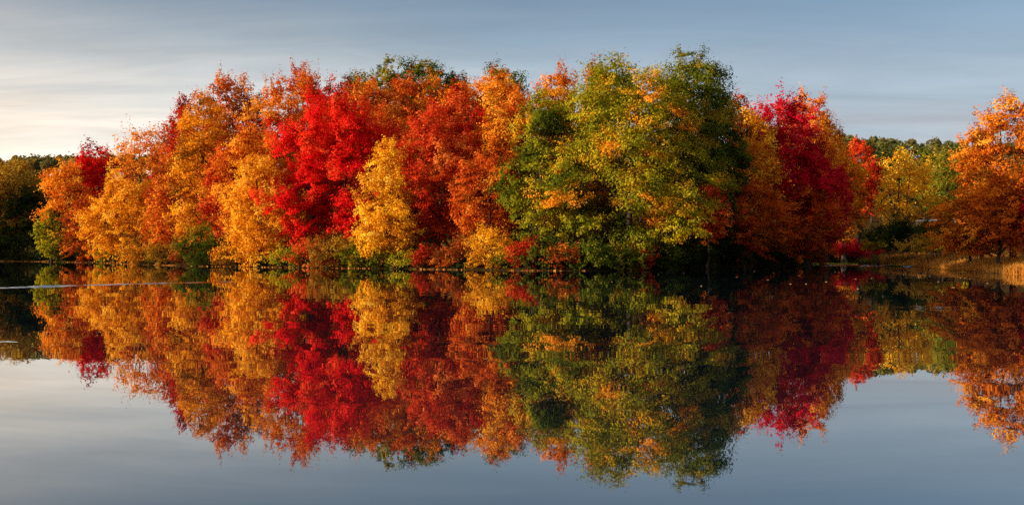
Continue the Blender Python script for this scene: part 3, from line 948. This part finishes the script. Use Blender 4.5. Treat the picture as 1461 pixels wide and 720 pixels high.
# fallen leaves gathered along the water line of the point
def litter():
    r = np.random.RandomState(41)
    pts = []
    fr = resample(np.array(front), .5)[:-200] if False else None
    P = []
    S = SHORE
    sel = (S[:, 1] > 90) & (S[:, 0] < 12) & (S[:, 1] < 215) & (S[:, 0] > -130)
    S = S[sel]
    for i in range(len(S) - 1):
        a, b = S[i], S[i + 1]
        if np.linalg.norm(b - a) > 6: continue
        m = a + (b - a) * r.uniform(0, 1, (22, 1))
        P.append(m)
    P = np.concatenate(P)
    gap = np.sin(P[:, 0] * .55) + .8 * np.sin(P[:, 0] * 1.7 + 1) > -.2
    P = P[gap]
    P[:, 1] += r.normal(-.55, .32, len(P)); P[:, 0] += r.normal(0, .3, len(P))
    z = np.maximum(ground_z(P), 0.0) + r.uniform(.01, .06, len(P))
    V, F = leaf_quads(np.column_stack([P, z]), r.normal(size=(len(P), 3)) * .8 + np.array([0, -.3, .8]), .22, r)
    o = mesh_np('leaf_litter', V, F, leaf_mat('litter_leaf', [(.20, .06, .012), (.38, .13, .02), (.46, .20, .035), (.50, .27, .07)], .2), None, r.uniform(0, 1, len(P)))
    tag(o, 'bright fallen leaves washed up along the water line', 'leaf litter', kind='stuff')


litter()

# single leaves adrift on the water
FLOAT_MAT = noise_mat('drifting_leaf', 9.0, [(.35, (.28, .13, .04)), (.65, (.42, .26, .12))])


def floating_leaves():
    me = None
    r = np.random.RandomState(51)
    spots = [(1076, 387), (1103, 389), (1128, 405), (1150, 405), (1191, 388), (1205, 391), (1245, 397), (1220, 398), (1290, 392), (1310, 396),
             (1340, 402), (1385, 398), (1050, 395), (1180, 402), (1265, 388), (1360, 410), (1410, 404), (1225, 412), (1000, 408),
             (940, 392), (905, 396), (797, 403), (745, 405), (683, 409), (872, 402), (40, 516), (45, 492), (28, 499), (115, 432),
             (975, 390), (1140, 393), (1095, 399), (1320, 389)]
    for i, (px, py) in enumerate(spots):
        x, y = pw(px, py)
        if me is None:
            n = 10
            a = np.linspace(0, 2 * np.pi, n, endpoint=False)
            rr = .085 * (1 + .35 * np.cos(5 * a))
            top = np.column_stack([rr * np.cos(a), rr * np.sin(a), .012 + .02 * np.cos(2 * a)])
            V = np.concatenate([top, [[0, 0, .012]], top - [0, 0, .006], [[0, 0, .006]]])
            F = []
            for k in range(n):
                k2 = (k + 1) % n
                F += [[k, k2, n], [n + 1 + k2, n + 1 + k, 2 * n + 1]]
            base = mesh_np('floating_leaf', V, np.array(F), FLOAT_MAT)
            me = base.data
            ob = base
        else:
            ob = base.copy(); COL.objects.link(ob)
        ob.location = (x, y, .006)
        k = r.uniform(.7, 1.4) * (0.25 if py > 430 else 1.0)
        ob.scale = (k, k, 1)
        ob.rotation_euler = (0, 0, r.uniform(0, 6.28))
        tag(ob, 'small pale fallen leaf adrift on the dark water', 'leaf', 'fallen leaves adrift on the pond')


floating_leaves()

# lime green pondweed and a sunken log at the head of the cove
def cove_bits():
    r = np.random.RandomState(71)
    n = 2600
    a, b = pw(1168, 376.9), pw(1216, 377.4)
    t = r.uniform(0, 1, n)
    P = np.stack([a[0] + (b[0] - a[0]) * t + r.normal(0, .3, n), a[1] + (b[1] - a[1]) * t + r.normal(0, 2.2, n) * (1 - .6 * np.abs(2 * t - 1))], 1)
    keep = np.sin(P[:, 0] * 1.3) * np.sin(P[:, 1] * .8) > -.6
    P = P[keep]
    V, F = leaf_quads(np.column_stack([P, r.uniform(.012, .10, len(P))]), r.normal(size=(len(P), 3)) * .45 + np.array([0, 0, 1.0]), .34, r)
    o = mesh_np('pondweed', V, F, leaf_mat('pondweed_leaf', [(.16, .20, .02), (.32, .36, .03), (.48, .46, .05)], .25), None, r.uniform(0, 1, len(P)))
    tag(o, 'lime green pondweed floating at the head of the cove', 'pondweed', kind='stuff')
    for (p0, p1, rad, lab) in [((1122, 376.0), (1190, 374.6), .22, 'long dark fallen log lying at the water left of the maroon bush'),
                               ((1012, 381.9), (1040, 381.2), .14, 'short dark fallen branch in the shaded water below the low russet maple')]:
        a, b = np.array(pw(*p0)), np.array(pw(*p1))
        e = empty('fallen_log', (a[0], a[1], 0.05)); tag(e, lab, 'log')
        d = b - a
        k = np.linspace(0, 1, 9)
        pts = np.stack([d[0] * k, d[1] * k, .10 + .25 * k + .08 * np.sin(k * 7)], 1)
        tb = Tubes(); tb.add(pts, rad * (1 - .6 * k), 8); tb.build('trunk', BARK, e)
        for q in (3, 5, 6):
            tb = Tubes(); p = pts[q]
            tb.add([p, p + np.array([.5, -.3, .5]), p + np.array([.9, -.3, 1.1])], [rad * .35, rad * .22, .02], 5); tb.build('branch', BARK, e)


cove_bits()

# pale rail by the road behind the cove
def rail():
    d = 150
    e = empty('guard_rail', (wx(1336, d), d, gz(wx(1336, d), d)))
    z = wz(314, d) - e.location.z
    m = noise_mat('pale_rail', 3.0, [(.3, (.50, .46, .38)), (.7, (.66, .62, .54))])
    half = 30 / FPX * d
    def box(name, cx, cy, cz, sx, sy, sz):
        s = np.array([(a, b, c) for a in (-1, 1) for b in (-1, 1) for c in (-1, 1)], float) * np.array([sx, sy, sz]) + np.array([cx, cy, cz])
        s[:, 2] += s[:, 0] * .05
        f = np.array([[0, 1, 3, 2], [4, 6, 7, 5], [0, 4, 5, 1], [2, 3, 7, 6], [0, 2, 6, 4], [1, 5, 7, 3]])
        return mesh_np(name, s, f, m, e)
    box('rail', 0, 0, z, half, .05, .15)
    for k in range(4):
        box('post', -half + .3 + k * (2 * half - .6) / 3, .14, (z - .2) / 2, .07, .07, (z + .2) / 2)
    tag(e, 'pale horizontal rail on posts behind the black-green bushes', 'rail')


rail()

# ------------------------------------------------------------------ unseen trees added on the left bank to shade the right bank and far left corner
SHADE = []
def shade_tree(x, y, h, rad, seed):
    r = np.random.RandomState(seed)
    z0 = gz(x, y)
    e = empty('added_shade_tree', (x, y, z0))
    tag(e, 'unseen tree added on the left bank to cast shade', 'tree', 'unseen trees added on the left bank to cast shade')
    V, F, tint, C = crown_np(h * .12, h, rad, 'oval', 'oak', 6500, .62, r, 1, 1, (0, 0))
    mesh_np('crown', V, F, LEAF['bronze'], e, tint)
    tb = Tubes(); tb.add([(0, 0, -.3), (.1, 0, h * .4), (0, .1, h * .9)], [.4, .28, .05]); tb.build('trunk', BARK, e)


for i, (x, y, h, rad) in enumerate([(-86, 40.5, 24, 5), (-88, 42, 25, 5.5), (-86, 48, 24, 5), (-95, 38, 24, 6), (-97, 46, 25, 6),
                                    (-165, 190, 16, 8), (-172, 205, 16, 8), (-178, 180, 16, 8), (-160, 214, 15, 7), (-186, 195, 17, 8)]):
    shade_tree(x, y, h, rad, 900 + i)

# ------------------------------------------------------------------ render settings
SC.view_settings.view_transform = 'Standard'
SC.view_settings.look = 'None'
SC.view_settings.exposure = 1.26
SC.view_settings.gamma = 1.0
SC.view_settings.use_curve_mapping = False
SC.render.engine = 'CYCLES'
SC.cycles.max_bounces = 6
SC.cycles.diffuse_bounces = 4
SC.cycles.glossy_bounces = 3
SC.cycles.transmission_bounces = 4
SC.cycles.caustics_reflective = False
SC.cycles.caustics_refractive = False
SC.cycles.sample_clamp_indirect = 6.0
SC.cycles.use_denoising = False
